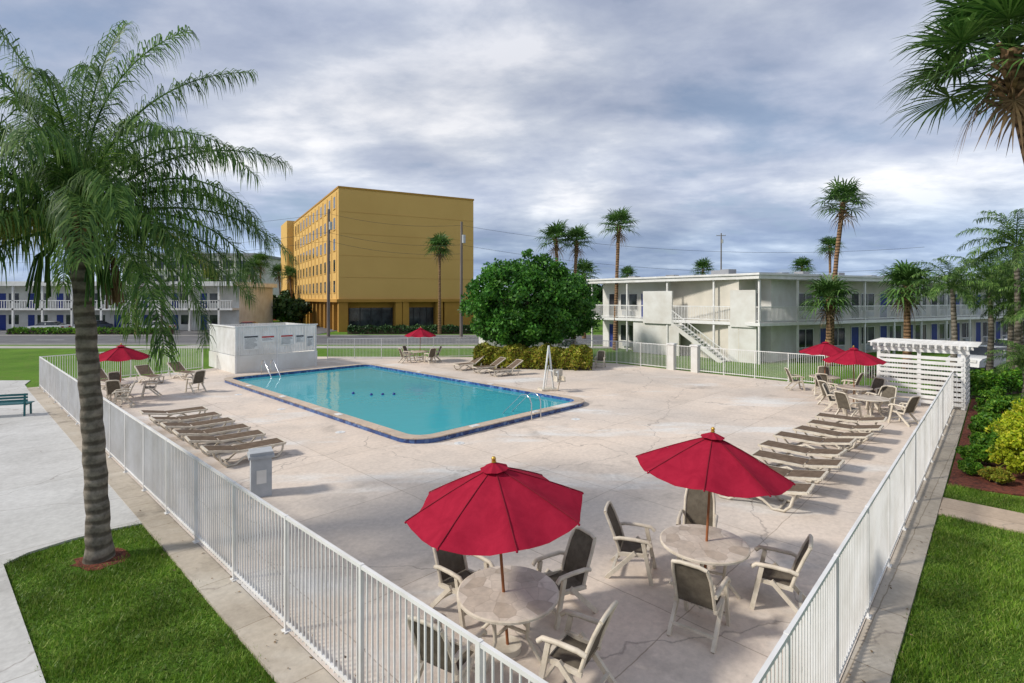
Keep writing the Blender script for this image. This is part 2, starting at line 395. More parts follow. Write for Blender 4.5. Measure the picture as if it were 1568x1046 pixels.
# ------------------------------------------------------------ fences
def fence(name,p0,p1,h=1.52,sp=.10,z0=0):
    p0=Vector(p0);p1=Vector(p1);L=(p1-p0).length; ang=math.atan2(p1.y-p0.y,p1.x-p0.x)
    b=MB(); n=int(L/sp)
    for i in range(n+1):
        x=i*sp+random.uniform(-.002,.002); b.bb(x-.008,x+.008,-.009,.009,.06,h-.015,M_white)
    b.bb(0,L,-.019,.019,h-.04,h,M_white); b.bb(0,L,-.016,.016,.10,.135,M_white)
    k=max(1,round(L/1.83))
    for i in range(k+1):
        x=L*i/k; b.bb(x-.021,x+.021,-.023,.023,-.05,h+.006,M_white)
        b.bb(x-.06,x+.06,-.045,.045,-.04,.006,M_white)
    return b.build(name,None,(p0.x,p0.y,z0),ang)
for p,q in [((1.09,3.13),(-23.4,25.9)),((1.09,3.13),(17.7,20.95)),((-23.4,25.9),(-19.3,32.6)),((-13.2,37.4),(-2.1,39.3)),((-2.1,39.3),(7.1,35.4)),((7.1,35.4),(10.95,31.2)),((10.95,31.2),(19.5,22.9))]:
    fence('picket_fence',p,q)
for x,y in ((10.95,31.2),(9.9,32.35)):
    b=MB(); b.bb(-.2,.2,-.2,.2,-.05,1.55,M_wall); b.bb(-.25,.25,-.25,.25,1.55,1.63,M_white); b.build('gate_pillar',None,(x,y,0),AX)

b=MB(); b.bb(-.21,.21,-.21,.21,0,.86,M_greypaint); b.bb(-.26,.26,-.26,.26,.86,.92,M_greypaint); b.bb(-.235,.235,-.235,.235,.92,.99,M_greypaint)
b.bb(-.10,.10,-.222,-.21,.3,.6,M_white); b.build('pool_pedestal',None,(-5.65,11.75,0),R(30))

# ------------------------------------------------------------ furniture
def chair_mesh():
    b=MB(); F=M_frame
    for s in (-1,1):
        x=.28*s
        b.beam((x,.30,0),(x,.17,.63),.045,.06,F); b.beam((x,-.40,0),(x,.05,.46),.045,.06,F)
        b.tube([(x*1.03,.30,.60),(x*1.03,.24,.655),(x*1.03,.05,.665),(x*1.03,-.18,.66),(x*1.0,-.28,.63)],.03,F,8)
        b.beam((x*.92,.22,.43),(x*.92,-.22,.40),.04,.05,F)
        b.tube([(x*.88,-.18,.38),(x*.88,-.25,.60),(x*.86,-.35,.85),(x*.78,-.42,1.0)],.024,F,8)
    b.beam((-.27,.26,.16),(.27,.26,.16),.04,.03,F); b.beam((-.27,-.30,.13),(.27,-.30,.13),.04,.03,F)
    b.beam((-.26,.22,.42),(.26,.22,.42),.05,.04,F)
    b.tube([(-.22,-.42,1.0),(-.12,-.43,1.025),(.12,-.43,1.025),(.22,-.42,1.0)],.026,F,8)
    n=5
    for k in range(n):
        y0=.21-.42*k/n;y1=.21-.42*(k+1)/n; z=lambda y:.425-.03*math.cos((y)*7)
        b.add([(-.25,y0,z(y0)),(.25,y0,z(y0)),(.25,y1,z(y1)),(-.25,y1,z(y1))],[(0,1,2,3)],M_sling,True)
    bk=[(-.20,.43),(-.25,.60),(-.35,.85),(-.42,1.0)]
    for (ya,za),(yb,zb) in zip(bk,bk[1:]):
        b.add([(-.235,ya,za),(.235,ya,za),(.235,yb,zb),(-.235,yb,zb)],[(0,1,2,3)],M_sling,True)
    return b.mesh('patio_chair')
CH=chair_mesh()
def lounge_mesh(tilt=R(10)):
    b=MB(); F=M_frame; hx=.32
    def prof(y): return .36 if y<1.2 else .36+(y-1.2)*math.tan(tilt)
    for s in (-1,1):
        x=hx*s
        b.beam((x,0,.35),(x,1.22,.35),.045,.055,F); b.beam((x,1.2,.355),(x,1.93,prof(1.93)),.045,.05,F)
        b.tube([(x*1.02,.06,.34),(x*1.02,.10,.15),(x*1.02,.22,.03),(x*1.02,.42,.03),(x*1.02,.62,.17),(x*1.02,.85,.25),(x*1.02,1.1,.17),(x*1.02,1.28,.03),(x*1.02,1.5,.03),(x*1.02,1.62,.15),(x*1.02,1.68,.36)],.03,F,8)
    for y in (0.0,1.93): b.beam((-hx,y,prof(y)),(hx,y,prof(y)),.05,.05,F)
    for y in (.32,1.4): b.beam((-hx,y,.04),(hx,y,.04),.04,.03,F)
    ys=[.03,.3,.6,.9,1.19]
    for y0,y1 in zip(ys,ys[1:]): b.add([(-.295,y0,.384),(.295,y0,.384),(.295,y1,.384),(-.295,y1,.384)],[(0,1,2,3)],M_sling2)
    b.add([(-.295,1.23,prof(1.23)+.03),(.295,1.23,prof(1.23)+.03),(.295,1.9,prof(1.9)+.03),(-.295,1.9,prof(1.9)+.03)],[(0,1,2,3)],M_sling2)
    return b.mesh('sun_lounger')
LG=lounge_mesh(); LG2=lounge_mesh(R(32))
def table_mesh():
    b=MB(); n=40; r=.64
    prof=[(r-.02,.735),(r,.725),(r,.70),(r-.03,.69)]
    vs=[(0,0,.738)]; 
    for pr,z in prof:
        for k in range(n): t=2*math.pi*k/n; vs.append((pr*math.cos(t),pr*math.sin(t),z))
    fs=[(0,1+k,1+(k+1)%n) for k in range(n)]
    b.add(vs,fs,M_table)
    fs=[]
    for i in range(3):
        for k in range(n): k2=(k+1)%n; fs.append((1+i*n+k,1+(i+1)*n+k,1+(i+1)*n+k2,1+i*n+k2))
    b.add(vs,fs,M_frame)
    b.add([(v[0],v[1],.69) for v in vs[1+3*n:1+4*n]],[tuple(range(n))[::-1]],M_frame)
    for k in range(4):
        t=R(45+90*k); c,s=math.cos(t),math.sin(t)
        b.tube([(c*.45,s*.45,.69),(c*.30,s*.30,.45),(c*.28,s*.28,.25),(c*.5,s*.5,0)],.025,M_frame,8)
    for t in (0,R(90)): 
        c,s=math.cos(t+R(45)),math.sin(t+R(45)); b.beam((-c*.3,-s*.3,.3),(c*.3,s*.3,.3),.03,.03,M_frame)
    b.tube([(0,0,0),(0,0,.07)],.17,M_frame,16)
    return b.mesh('patio_table')
TB=table_mesh()
def umb_mesh(h=2.38,r=1.12,drop=.50):
    b=MB(); NS=8; sub=6; nr=7; tot=NS*sub
    vs=[]
    for i in range(nr+1):
        t=i/nr
        for k in range(tot):
            a=2*math.pi*k/tot; ph=(k%sub)/sub; mid=math.sin(math.pi*ph)
            rr=r*t*(1-.085*mid*(.3+.7*t)); z=h-.06-drop*(t**1.12)-.07*mid*t+.004*math.sin(k*2.7+i*1.9)*t
            vs.append((rr*math.cos(a),rr*math.sin(a),z))
    fs=[]
    for i in range(nr):
        for k in range(tot): k2=(k+1)%tot; fs.append((i*tot+k,(i+1)*tot+k,(i+1)*tot+k2,i*tot+k2))
    b.add(vs,fs,M_umb,True)
    for k in range(NS):
        a=2*math.pi*k/NS; c,s=math.cos(a),math.sin(a)
        b.tube([(c*r*t,s*r*t,h-.055-drop*(t**1.12)) for t in (.02,.25,.5,.75,1)],.006,M_seam,5)
        b.tube([(c*r*t,s*r*t,h-.085-drop*(t**1.12)) for t in (.02,.25,.5,.75,.98)],.009,M_wood,5)
        b.tube([(c*.03,s*.03,h-.62),(c*r*.5,s*r*.5,h-.09-drop*.46)],.008,M_wood,5)
        b.ball((c*r,s*r,h-.07-drop),.015,M_umb,n=6,m=4)
    vs=[(0,0,h+.005)]+[((.17+.012*(k%2))*math.cos(2*math.pi*k/16),(.17+.012*(k%2))*math.sin(2*math.pi*k/16),h-.085+.012*(k%2)) for k in range(16)]
    b.add(vs,[(0,1+k,1+(k+1)%16) for k in range(16)],M_umb)
    b.tube([(0,0,.03),(0,0,h-.01)],.019,M_wood,10)
    b.tube([(0,0,h-.66),(0,0,h-.58)],.035,M_wood,10)
    b.tube([(0,0,h),(0,0,h+.02)],.03,M_gold,10); b.ball((0,0,h+.045),.03,M_gold)
    return b.mesh('patio_umbrella')
UM=umb_mesh()
def face(p,c,jit=0): return math.atan2(c[1]-p[1],c[0]-p[0])-math.pi/2+jit
def seatset(T,angs,tx=0,ty=0,rz=0,dist=.98,umb=True):
    place(TB,'patio_table',None,(T[0],T[1],0),rz)
    if umb: place(UM,'patio_umbrella',None,(T[0],T[1],0),rot=(tx,ty,rz))
    for a,dd,j in angs:
        p=(T[0]+math.cos(R(a))*(dist+dd),T[1]+math.sin(R(a))*(dist+dd))
        place(CH,'patio_chair',None,(p[0],p[1],0),face(p,T,R(j)))
seatset((-.05,6.55),[(128,.05,10),(47,.12,-15),(228,0,12),(318,.02,10)],R(1),R(-4.5),R(12))
seatset((2.89,7.87),[(152,.08,8),(75,.10,-10),(247,.0,-14),(338,.0,-8)],R(0),R(4),R(20))
seatset((-17.1,22.8),[(30,.1,0),(130,.2,20),(215,.1,0),(300,.1,-10)],0,R(1),.2)
seatset((-6.4,36.3),[(20,.1,0),(140,.2,20),(215,.1,0),(320,.1,-10)],0,R(1),.4)
seatset((14.7,24.6),[(60,.1,0),(150,.2,20),(235,.1,0),(320,.1,-10)],0,R(2),.1)
seatset((14.15,21.6),[(20,.1,0),(110,.2,20),(190,.1,0),(285,.1,-10)],0,R(-1),.3)
seatset((13.2,19.3),[(30,.1,0),(120,.2,20),(200,.1,0),(300,.1,-10)],0,0,.3,umb=False)
for i in range(8):
    base=Vector((4.55,11.95))+bv*(i*1.24+random.uniform(-.08,.08))+av*random.uniform(-.15,.15)
    place(LG,'sun_lounger',None,(base.x,base.y,0),math.atan2(-av.y,-av.x)-math.pi/2+R(random.uniform(-5,5)))
for i in range(6):
    base=Vector((-6.6,14.9))+Vector((-.735,.68))*(i*1.28+random.uniform(-.08,.08))
    place(LG,'sun_lounger',None,(base.x,base.y,0),math.atan2(-bv.y,-bv.x)-math.pi/2+R(random.uniform(-5,5)))
for x,y,r_ in [(-17.3,28.3,60),(-18.2,26.8,55),(-19.4,25.4,60),(-2.2,30.6,-60),(-1.2,29.4,-60),(-3.4,31.8,-50)]:
    place(LG2,'sun_lounger',None,(x,y,0),R(r_))
for x,y,r_ in [(-15.8,21.2,120),(-14.9,24.6,60),(5.6,33.2,160)]: place(CH,'patio_chair',None,(x,y,0),R(r_))

b=MB()
b.tube([(-.28,0,0),(0,0,2.15)],.045,M_white,10); b.tube([(.28,.1,0),(0,0,2.15)],.045,M_white,10); b.tube([(0,.5,0),(0,0,1.2)],.03,M_white,8)
b.bb(-.4,.4,-.2,.5,0,.10,M_frame)
b.beam((0,0,1.0),(.35,-.3,.9),.06,.06,M_white)
b.bb(.15,.6,-.7,-.25,.5,.56,M_frame); b.bb(.15,.6,-.27,-.22,.5,1.05,M_frame); b.bb(.17,.22,-.7,-.25,.56,.75,M_frame); b.bb(.53,.58,-.7,-.25,.56,.75,M_frame)
b.beam((.37,-.25,1.0),(.37,-.3,.6),.05,.05,M_white); b.beam((.37,-.5,.5),(.37,-.2,.05),.05,.05,M_frame)
b.build('pool_lift',None,(1.75,24.9,0),R(15))

b=MB()
for s in (-.75,.75):
    b.beam((s,-.22,0),(s,-.2,.44),.05,.05,M_benchm); b.beam((s,.25,0),(s,.22,.85),.05,.05,M_benchm); b.beam((s,-.25,.42),(s,.25,.42),.05,.05,M_benchm)
for i in range(5): b.bb(-.85,.85,-.25+i*.1,-.17+i*.1,.44,.47,M_benchm)
for i in range(3): b.bb(-.85,.85,.235,.26,.55+i*.11,.63+i*.11,M_benchm)
b.build('park_bench',None,(-19.1,19.6,-.02),R(200))

g=group('pump_enclosure',(-16.1,30.6,0),math.atan2(bv.y,bv.x))
b=MB(); W,D_=4.75,4.9
b.bb(0,W,0,.12,0,1.0,M_wall); b.bb(-.12,0,0,D_,0,1.0,M_wall); b.bb(0,W,D_-.12,D_,0,1.0,M_wall); b.bb(W,W+.12,0,D_,0,1.0,M_wall); b.build('base_wall',g)
b=MB()
for i in range(48):
    b.bb(i*.1,i*.1+.078,.02,.05,1.04,2.68,M_white); b.bb(i*.1,i*.1+.078,D_-.05,D_-.02,1.04,2.68,M_white)
for i in range(49):
    b.bb(-.08,-.05,i*.1,i*.1+.078,1.04,2.68,M_white); b.bb(W+.02,W+.05,i*.1,i*.1+.078,1.04,2.68,M_white)
b.bb(-.14,W+.14,-.02,.08,2.68,2.75,M_white); b.bb(-.14,-.02,.08,D_,2.68,2.752,M_white)
for x in (-.06,2.3,W): b.bb(x-.05,x+.05,-.03,.02,0.,2.68,M_white)
b.build('slat_panels',g)
M_sgn=pmat('sign_white',(.78,.78,.76)); M_sr=pmat('sign_red',(.5,.03,.03)); M_sk=pmat('sign_ink',(.05,.05,.06))
b=MB()
for x0,x1,z0,z1,hc in [(.35,1.2,1.35,2.2,M_sk),(1.35,2.15,1.75,2.15,M_sr),(2.5,3.3,1.5,2.15,M_sr),(3.45,4.0,1.6,2.1,M_sk),(4.15,4.6,1.3,2.0,M_sk)]:
    b.bb(x0,x1,-.006,.018,z0,z1,M_sgn); b.bb(x0+.04,x1-.04,-.010,-.006,z1-.14,z1-.05,hc)
    z=z1-.2
    while z>z0+.06:
        b.bb(x0+.06,x1-.06-random.random()*.2,-.010,-.006,z-.02,z,M_sk); z-=.07
b.build('rule_signs',g)

g=group('slatted_cabana',(15.8,22.5,0),math.atan2(-av.y,-av.x))
b=MB(); W=2.75; D_=2.2
for x,y in ((0,0),(W,0),(0,D_),(W,D_),(W/2,0)): b.bb(x-.06,x+.06,y-.06,y+.06,0,2.35,M_white)
for z in np.arange(.12,2.0,.2):
    b.bb(0,W,-.085,-.062,z,z+.13,M_white); b.bb(W+.062,W+.085,-.05,D_,z,z+.13,M_white)
    if z>.3: b.bb(-.085,-.062,.8,D_,z,z+.13,M_white)
b.bb(-.2,W+.2,-.09,-.05,2.2,2.38,M_white); b.bb(-.2,W+.2,D_+.05,D_+.09,2.2,2.38,M_white)
for i in range(14): b.bb(-.25+i*.24,-.19+i*.24,-.35,D_+.35,2.38,2.52,M_white)
for i in range(9): b.bb(-.35,W+.45,-.3+i*.34,-.22+i*.34,2.522,2.56,M_white)
b.build('frame',g)

# ------------------------------------------------------------ buildings
def wing(g,L,tag,xs_solid=(),first=1.2,depth=10,dz=0.,wall=M_wall,pitch=3.9):
    wy=1.7
    b=MB(); b.bb(.0+dz,L-dz,wy,wy+depth,-.1,5.72,wall); b.build('walls_'+tag,g)
    b=MB(); b.bb(-.2,L+.2,-.1,wy+depth+.3,5.72+dz,5.98+dz,M_white); b.bb(-.3,L+.3,-.2,wy+depth+.4,5.98+dz,6.12+dz,M_white)
    for i in range(int(L/4)):
        x=2+i*4+random.uniform(-1,1); b.bb(x,x+.8,3.5,4.3,6.1,6.4+random.uniform(0,.3),M_roofgrey)
    b.build('roof_'+tag,g)
    b=MB(); b.bb(-.0,L,0,wy,2.52+dz,2.74+dz,M_white)
    for i in range(int(L/3.9)+1):
        x=min(.1+i*3.9,L-.1); b.bb(x-.06,x+.06,.06,.18,-.05,2.52,M_white); b.bb(x-.06,x+.06,.06,.18,2.74,5.72,M_white)
    b.build('balcony_'+tag,g)
    b=MB()
    segs=[];x=0
    for s0,s1 in list(xs_solid)+[(L,L)]:
        if s0>x: segs.append((x,s0))
        x=s1
    for s0,s1 in segs:
        b.bb(s0,s1,.02,.06,3.78,3.85,M_white); b.bb(s0,s1,.02,.06,2.84,2.90,M_white)
        for k in range(int((s1-s0)/.13)): b.bb(s0+k*.13,s0+k*.13+.04,.03,.05,2.84,3.8,M_white)
    for s0,s1 in xs_solid: b.bb(s0,s1,-.03,.14,2.4,4.98,M_wall)
    b.build('railing_'+tag,g)
    b=MB(); x=first; k=0
    while x+3.2<L:
        for zf in (0,2.72):
            b.bb(x,x+.95,wy-.03,wy,zf+.02,zf+2.08,M_blue if (zf==0 or k%3) else M_dark)
            b.bb(x-.07,x-.0,wy-.05,wy,zf+.02,zf+2.15,M_white); b.bb(x+.95,x+1.02,wy-.05,wy,zf+.02,zf+2.15,M_white); b.bb(x,x+.95,wy-.05,wy,zf+2.08,zf+2.15,M_white)
            a,c=x+1.3,x+3.05
            b.bb(a,c,wy-.012,wy,zf+.7,zf+2.05,M_glass)
            for (p,q,r_,s) in ((a-.06,a,.64,2.11),(c,c+.06,.64,2.11),((a+c)/2-.03,(a+c)/2+.03,.7,2.05)): b.bb(p,q,wy-.05,wy,zf+r_,zf+s,M_white)
            b.bb(a,c,wy-.05,wy,zf+.64,zf+.7,M_white); b.bb(a,c,wy-.05,wy,zf+2.05,zf+2.11,M_white)
            b.bb(a+.3,c-.3,wy-.2,wy,zf+.2,zf+.58,M_greypaint)
        x+=pitch; k+=1
    b.build('doors_windows_'+tag,g)
g=group('motel_building',(16.6,35.0,0),math.atan2(.436,.9))
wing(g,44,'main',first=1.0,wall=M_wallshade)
g2=group('motel_annex',(7.05,47,0),R(-50.3))
wing(g2,15.2,'side',xs_solid=((5.7,8.4),(13.1,14.9)),first=.8,dz=.006,pitch=3.5)
b=MB()
for i in range(14): b.bb(9.2+i*.27,9.5+i*.27,-1.1,-.1,2.5-(i+1)*.18,2.56-(i+1)*.18,M_white)
b.beam((9.1,-.1,2.45),(13.1,-.1,-.1),.08,.3,M_wall); b.beam((9.1,-1.12,2.45),(13.1,-1.12,-.1),.08,.3,M_wall)
b.beam((9.1,-1.12,3.5),(13.1,-1.12,.9),.05,.05,M_white)
for i in range(16): b.bb(9.2+i*.25,9.225+i*.25,-1.13,-1.1,2.4-i*.163,3.42-i*.163,M_white)
b.bb(4.6,8.9,.15,.35,-.05,2.52,M_wall); b.bb(12.9,14.9,.1,.3,-.05,2.52,M_wall)
b.build('staircase',g2)

C0=Vector((-22.9,69.)); fd=Vector((.883,.469)).normalized(); ld=Vector((-.511,.859)).normalized()
g=group('hotel_building')
def P2(u,w): p=C0+fd*u+ld*w; return (p.x,p.y)
b=MB(); LW=19.4; LD=43
b.prism([P2(0,0),P2(LW,0),P2(LW,LD),P2(0,LD)],4.3,19.0,M_hotel,M_roofgrey)
b.prism([P2(-.08,-.08),P2(LW+.08,-.08),P2(LW+.08,LD+.08),P2(-.08,LD+.08)],19.0,19.25,M_hotel3)
b.prism([P2(-1.2,LD-4),P2(3,LD-4),P2(3,LD+5),P2(-1.2,LD+5)],-.1,19.6,M_hotel)
for z in (7.2,10.1,13.0,15.9):
    b.prism([P2(.03,-.03),P2(LW-.03,-.03),P2(LW-.03,.1),P2(.03,.1)],z,z+.05,M_hotel2)
b.build('upper_walls',g)
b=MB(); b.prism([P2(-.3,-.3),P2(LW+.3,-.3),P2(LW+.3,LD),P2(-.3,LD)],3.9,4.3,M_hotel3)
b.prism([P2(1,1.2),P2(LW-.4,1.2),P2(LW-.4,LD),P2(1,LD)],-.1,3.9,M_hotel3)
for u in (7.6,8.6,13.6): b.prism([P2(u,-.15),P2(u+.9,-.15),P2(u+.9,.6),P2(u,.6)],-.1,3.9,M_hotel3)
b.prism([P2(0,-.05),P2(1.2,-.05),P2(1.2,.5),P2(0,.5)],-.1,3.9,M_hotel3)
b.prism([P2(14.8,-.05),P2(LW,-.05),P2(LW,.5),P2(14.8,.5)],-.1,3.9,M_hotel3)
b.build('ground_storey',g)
b=MB()
for u0,u1 in ((1.6,7.5),(9.6,13.5)):
    b.prism([P2(u0,1.12),P2(u1,1.12),P2(u1,1.2),P2(u0,1.2)],.1,3.1,M_glass)
    for k in range(5):
        u=u0+(u1-u0)*k/4; b.prism([P2(u-.05,1.05),P2(u+.05,1.05),P2(u+.05,1.12),P2(u-.05,1.12)],0,3.12,M_dark)
b.build('shop_windows',g)
b=MB(); nb=12
for k in range(nb):
    w0=1.0+k*(LD-6)/nb; w1=w0+(LD-6)/nb-.5
    for fl in range(5):
        z=4.9+fl*2.85
        b.prism([P2(-.02,w0+1.0),P2(-.02,w1-.5),P2(.1,w1-.5),P2(.1,w0+1.0)],z+.3,z+1.9,M_glass)
        b.prism([P2(-.10,w0+.9),P2(-.10,w1-.4),P2(0,w1-.4),P2(0,w0+.9)],z+.18,z+.29,M_hotel)
        b.prism([P2(-.06,w0-.1),P2(-.06,w0+.2),P2(0,w0+.2),P2(0,w0-.1)],z-.5,z+2.3,M_hotel2)
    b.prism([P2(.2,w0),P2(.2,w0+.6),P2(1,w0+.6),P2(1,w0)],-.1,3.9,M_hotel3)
    b.prism([P2(.93,w0+1.2),P2(.93,w1-.3),P2(1,w1-.3),P2(1,w0+1.2)],.3,2.8,M_glass)
b.build('side_windows',g)

g=group('white_motel',(-88,71,0)); 
b=MB(); b.bb(0,50,1.8,12,-.1,6.1,M_wall); b.bb(-.5,50.5,-.3,12.5,6.1,6.7,M_white); b.bb(0,50,0,1.8,2.8,3.05,M_white); b.build('walls',g)
b=MB()
for x in np.arange(0,50,.35): b.bb(x,x+.09,.02,.07,3.05,4.1,M_white)
b.bb(0,50,0,.1,4.05,4.15,M_white)
for i in range(13): b.bb(i*4,i*4+.25,.0,.2,-.1,6.1,M_white)
for i in range(12):
    for z in (0,3.0):
        b.bb(i*4+.6,i*4+1.5,1.76,1.8,z,z+2.1,M_blue); b.bb(i*4+1.9,i*4+3.3,1.77,1.8,z+.8,z+2.1,M_glass)
b.build('balcony_windows',g)
g=group('apartment_block',(-88,118,0))
b=MB(); b.bb(0,30,0,14,-.1,14.0,M_wall); b.bb(-.4,30.4,-.4,14.4,14.0,14.6,M_roofgrey); b.build('walls',g)
b=MB()
for i in range(9):
    for k in range(4): b.bb(1+i*3.1,3.2+i*3.1,-.05,0,1.2+k*3.3,3.0+k*3.3,M_glass); b.bb(.8+i*3.1,3.4+i*3.1,-.5,-.05,.9+k*3.3,1.1+k*3.3,M_white)
b.build('windows',g)
g=group('red_building',(-62,105,0))
b=MB(); b.bb(0,16,0,10,-.1,4.4,M_redbrick); b.bb(-.5,16.5,-.5,10.5,4.4,4.9,M_white); 
for i in range(4): b.bb(1+i*4,3.4+i*4,-.05,0,.8,2.8,M_glass)
b.build('walls',g)
g=group('white_cottage',(-2.2,46,0),R(12))
b=MB(); b.bb(0,6.5,0,5,-.1,2.3,M_wall); b.add([(-.3,-.3,2.3),(6.8,-.3,2.3),(6.8,5.3,2.3),(-.3,5.3,2.3),(1.2,2.5,3.3),(5.3,2.5,3.3)],[(0,1,5,4),(1,2,5),(2,3,4,5),(3,0,4)],M_white)
b.bb(1,1.9,-.03,0,0,2,M_greypaint); b.bb(3,4.4,-.03,0,.8,1.8,M_glass); b.build('walls',g)

def upole(x,y,h,arm=True):
    b=MB(); b.tube([(0,0,-.1),(0.02,0,h*.5),(.05,0,h)],[.19,.16,.13],M_pole,10)
    if arm: b.beam((-1.1,0,h-.6),(1.1,0,h-.6),.1,.12,M_pole); [b.bb(s-.05,s+.05,-.05,.05,h-.54,h-.35,M_greypaint) for s in (-1,-.5,.5,1)]
    b.tube([(.3,-.1,h-2.4),(.3,-.1,h-1.5)],.2,M_greypaint,12)
    b.build('utility_pole',None,(x,y,0))
upole(-21.4,60.9,14.8,False); upole(-5.7,58.6,13.0,False); upole(50,125,20,True)
def wire(b,p,q,sag):
    pts=[]
    for i in range(17):
        t=i/16; v=Vector(p).lerp(Vector(q),t); v.z-=sag*4*t*(1-t); pts.append(v)
    b.tube(pts,.014,M_dark,4)
b=MB()
for z in (0,-2.2,-3.2):
    wire(b,(-21.4,60.9,14.3+z),(-5.7,58.6,12.6+z),.6); wire(b,(-21.4,60.9,14.3+z),(-75,64,12.3+z),1.2)
    if z!=-3.2: wire(b,(-5.7,58.6,12.6+z),(45,57,10+z),1.6)
b.build('power_lines')

def car(name,loc,rz,col):
    m=pmat('car_paint_'+name,col,col,1,.25,spec=.6)
    b=MB()
    body=[(0,.35),(.05,.7),(.3,.85),(1.25,.97),(3.9,1.0),(4.45,.95),(4.6,.6),(4.55,.35)]
    n=len(body); l=[(p[0],-.9 if p[1]<.9 else -.87,p[1]) for p in body]; r=[(p[0],-q[1],p[1]) for p,q in zip(body,l)]
    b.add(l+r,[tuple(range(n)),tuple(range(2*n-1,n-1,-1))]+[(i,i+1,n+i+1,n+i) for i in range(n-1)]+[(n-1,0,n,2*n-1)],m)
    l=[(1.25,-.8,.96),(2.0,-.62,1.42),(3.2,-.62,1.45),(4.1,-.78,.99)]; r=[(p[0],-p[1],p[2]) for p in l]
    b.add(l+r,[(0,1,2,3),(7,6,5,4),(0,1,5,4),(2,3,7,6)],M_glass); b.add(l+r,[(1,2,6,5)],m)
    b.bb(2.55,2.65,-.76,.76,.95,1.3,m); b.bb(2.0,3.2,-.6,.6,1.43,1.47,m)
    for x in (.85,3.65):
        for s in (-1,1): b.tube([(x,s*.68,.32),(x,s*.92,.32)],.32,M_dark,16); b.tube([(x,s*.91,.32),(x,s*.93,.32)],.17,M_chrome,12)
    for s in (-.6,.6): b.bb(-.02,.06,s-.18,s+.18,.62,.76,M_sgn); b.bb(4.55,4.6,s-.15,s+.15,.7,.85,M_sr)
    b.build('parked_car',None,loc,rz)
car('w',(27.2,31.6,-.03),R(18),(.75,.75,.75)); car('w2',(34.0,36.5,-.03),R(30),(.7,.7,.72)); car('s',(40,39.5,-.03),R(30),(.3,.3,.32))
car('a',(-49,68,-.03),R(5),(.72,.72,.72)); car('b',(-56,67.5,-.03),R(88),(.08,.1,.14)); car('c',(-62,67,-.03),R(4),(.7,.7,.7)); car('d',(-36,66,-.03),R(5),(.4,.03,.03)); car('e',(-74,67,-.03),R(90),(.2,.2,.22))

# ------------------------------------------------------------ vegetation
def leafquads(C,L,W,flat=0.):
    n=len(C); d1=unit(rng.normal(size=(n,3))*np.array([1,1,1-flat])); d2=unit(np.cross(d1,rng.normal(size=(n,3))))
    l=(L*rng.uniform(.7,1.3,size=(n,1))); w=(W*rng.uniform(.7,1.3,size=(n,1)))
    return np.stack([C-d1*l/2,C+d2*w/2,C+d1*l/2,C-d2*w/2],axis=1)
def clumps(center,rad,nc,rc,nl,shell=.5,flip=True,lumpy=.05):
    d=unit(rng.normal(size=(nc,3)))
    if flip: d[:,2]=np.where(d[:,2]<-.6,-d[:,2],d[:,2])
    rr=rng.uniform(shell,1.0,size=(nc,1))**.6
    lump=1+.08*np.sin(d[:,:1]*5+1)*np.cos(d[:,1:2]*4)+lumpy*rng.normal(size=(nc,1))
    cc=np.array(center)+d*np.array(rad)*rr*lump
    o=unit(rng.normal(size=(nc,nl,3)))*(rng.uniform(0,1,size=(nc,nl,1))**.45)*rc*rng.uniform(.6,1.3,size=(nc,1,1))
    o[...,2]*=.8
    return (cc[:,None,:]+o).reshape(-1,3)
g=group('shade_tree',(.9,36,0))
C=clumps((0,0,4.35),(4.0,3.7,2.85),360,.62,90,.45,False,.07)
C2=clumps((0,0,2.6),(3.7,3.4,1.3),110,.55,90,.6,False); C=np.concatenate([C,C2]); C=C[C[:,2]>.9]
place(quadmesh('crown',leafquads(C,.27,.15),L_tree),'crown',g)
b=MB(); b.tube([(0,0,-.1),(.05,0,.8),(-.05,.1,1.6),(0,0,2.6)],[.34,.27,.24,.2],M_bark,10)
for k in range(8):
    a=k*.8; b.tube([(0,0,1.2+.1*k),(math.cos(a)*.9,math.sin(a)*.9,2.4+.15*k),(math.cos(a)*2.2,math.sin(a)*2.1,3.6+.25*k)],[.13,.09,.04],M_bark,7)
b.build('trunk',g)
g=group('shade_tree',(4.7,40.5,0))
C=clumps((0,0,3.6),(1.9,1.9,2.7),90,.6,110,.35,False); C=C[C[:,2]>.6]; place(quadmesh('crown',leafquads(C,.24,.13),L_tree),'crown',g)
b=MB(); b.tube([(0,0,-.1),(0,0,3)],[.2,.12],M_bark,8); b.build('trunk',g)
def hedge(name,p0,p1,w,h,mat,dens=900,ls=.09):
    p0=np.array(p0,float);p1=np.array(p1,float);L=np.linalg.norm(p1-p0);d=(p1-p0)/L;nn=np.array([-d[1],d[0]])
    n=int(dens*L*(w+2*h)); t=rng.uniform(0,L,n)
    a=rng.uniform(0,math.pi,n); rr=rng.uniform(.72,1.0,n)*(1+.09*np.sin(t*3.1)+.06*np.sin(t*7.7+a*3))
    cx=np.sign(np.cos(a))*np.abs(np.cos(a))**.55*w/2*rr; cz=np.abs(np.sin(a))**.55*h*rr*1.0
    C=np.zeros((n,3)); C[:,:2]=p0+d*t[:,None]+nn*cx[:,None]; C[:,2]=cz
    g=group(name,(p0[0],p0[1],0)); C[:,:2]-=p0
    place(quadmesh('foliage',leafquads(C,ls,ls*.6),mat),'foliage',g)
    b=MB(); 
    q=[-nn*w*.33,d*L-nn*w*.33,d*L+nn*w*.33,nn*w*.33]; b.prism([tuple(x) for x in q],-.1,h*.7,M_bark); b.build('woody_core',g)
hedge('hedge',(-2.3,33.8),(5.0,32.6),1.9,1.35,L_hedge,520,.18)
hedge('hedge',(-20.5,65.5),(-4,66.2),1.5,1.0,L_dist,60,.3)
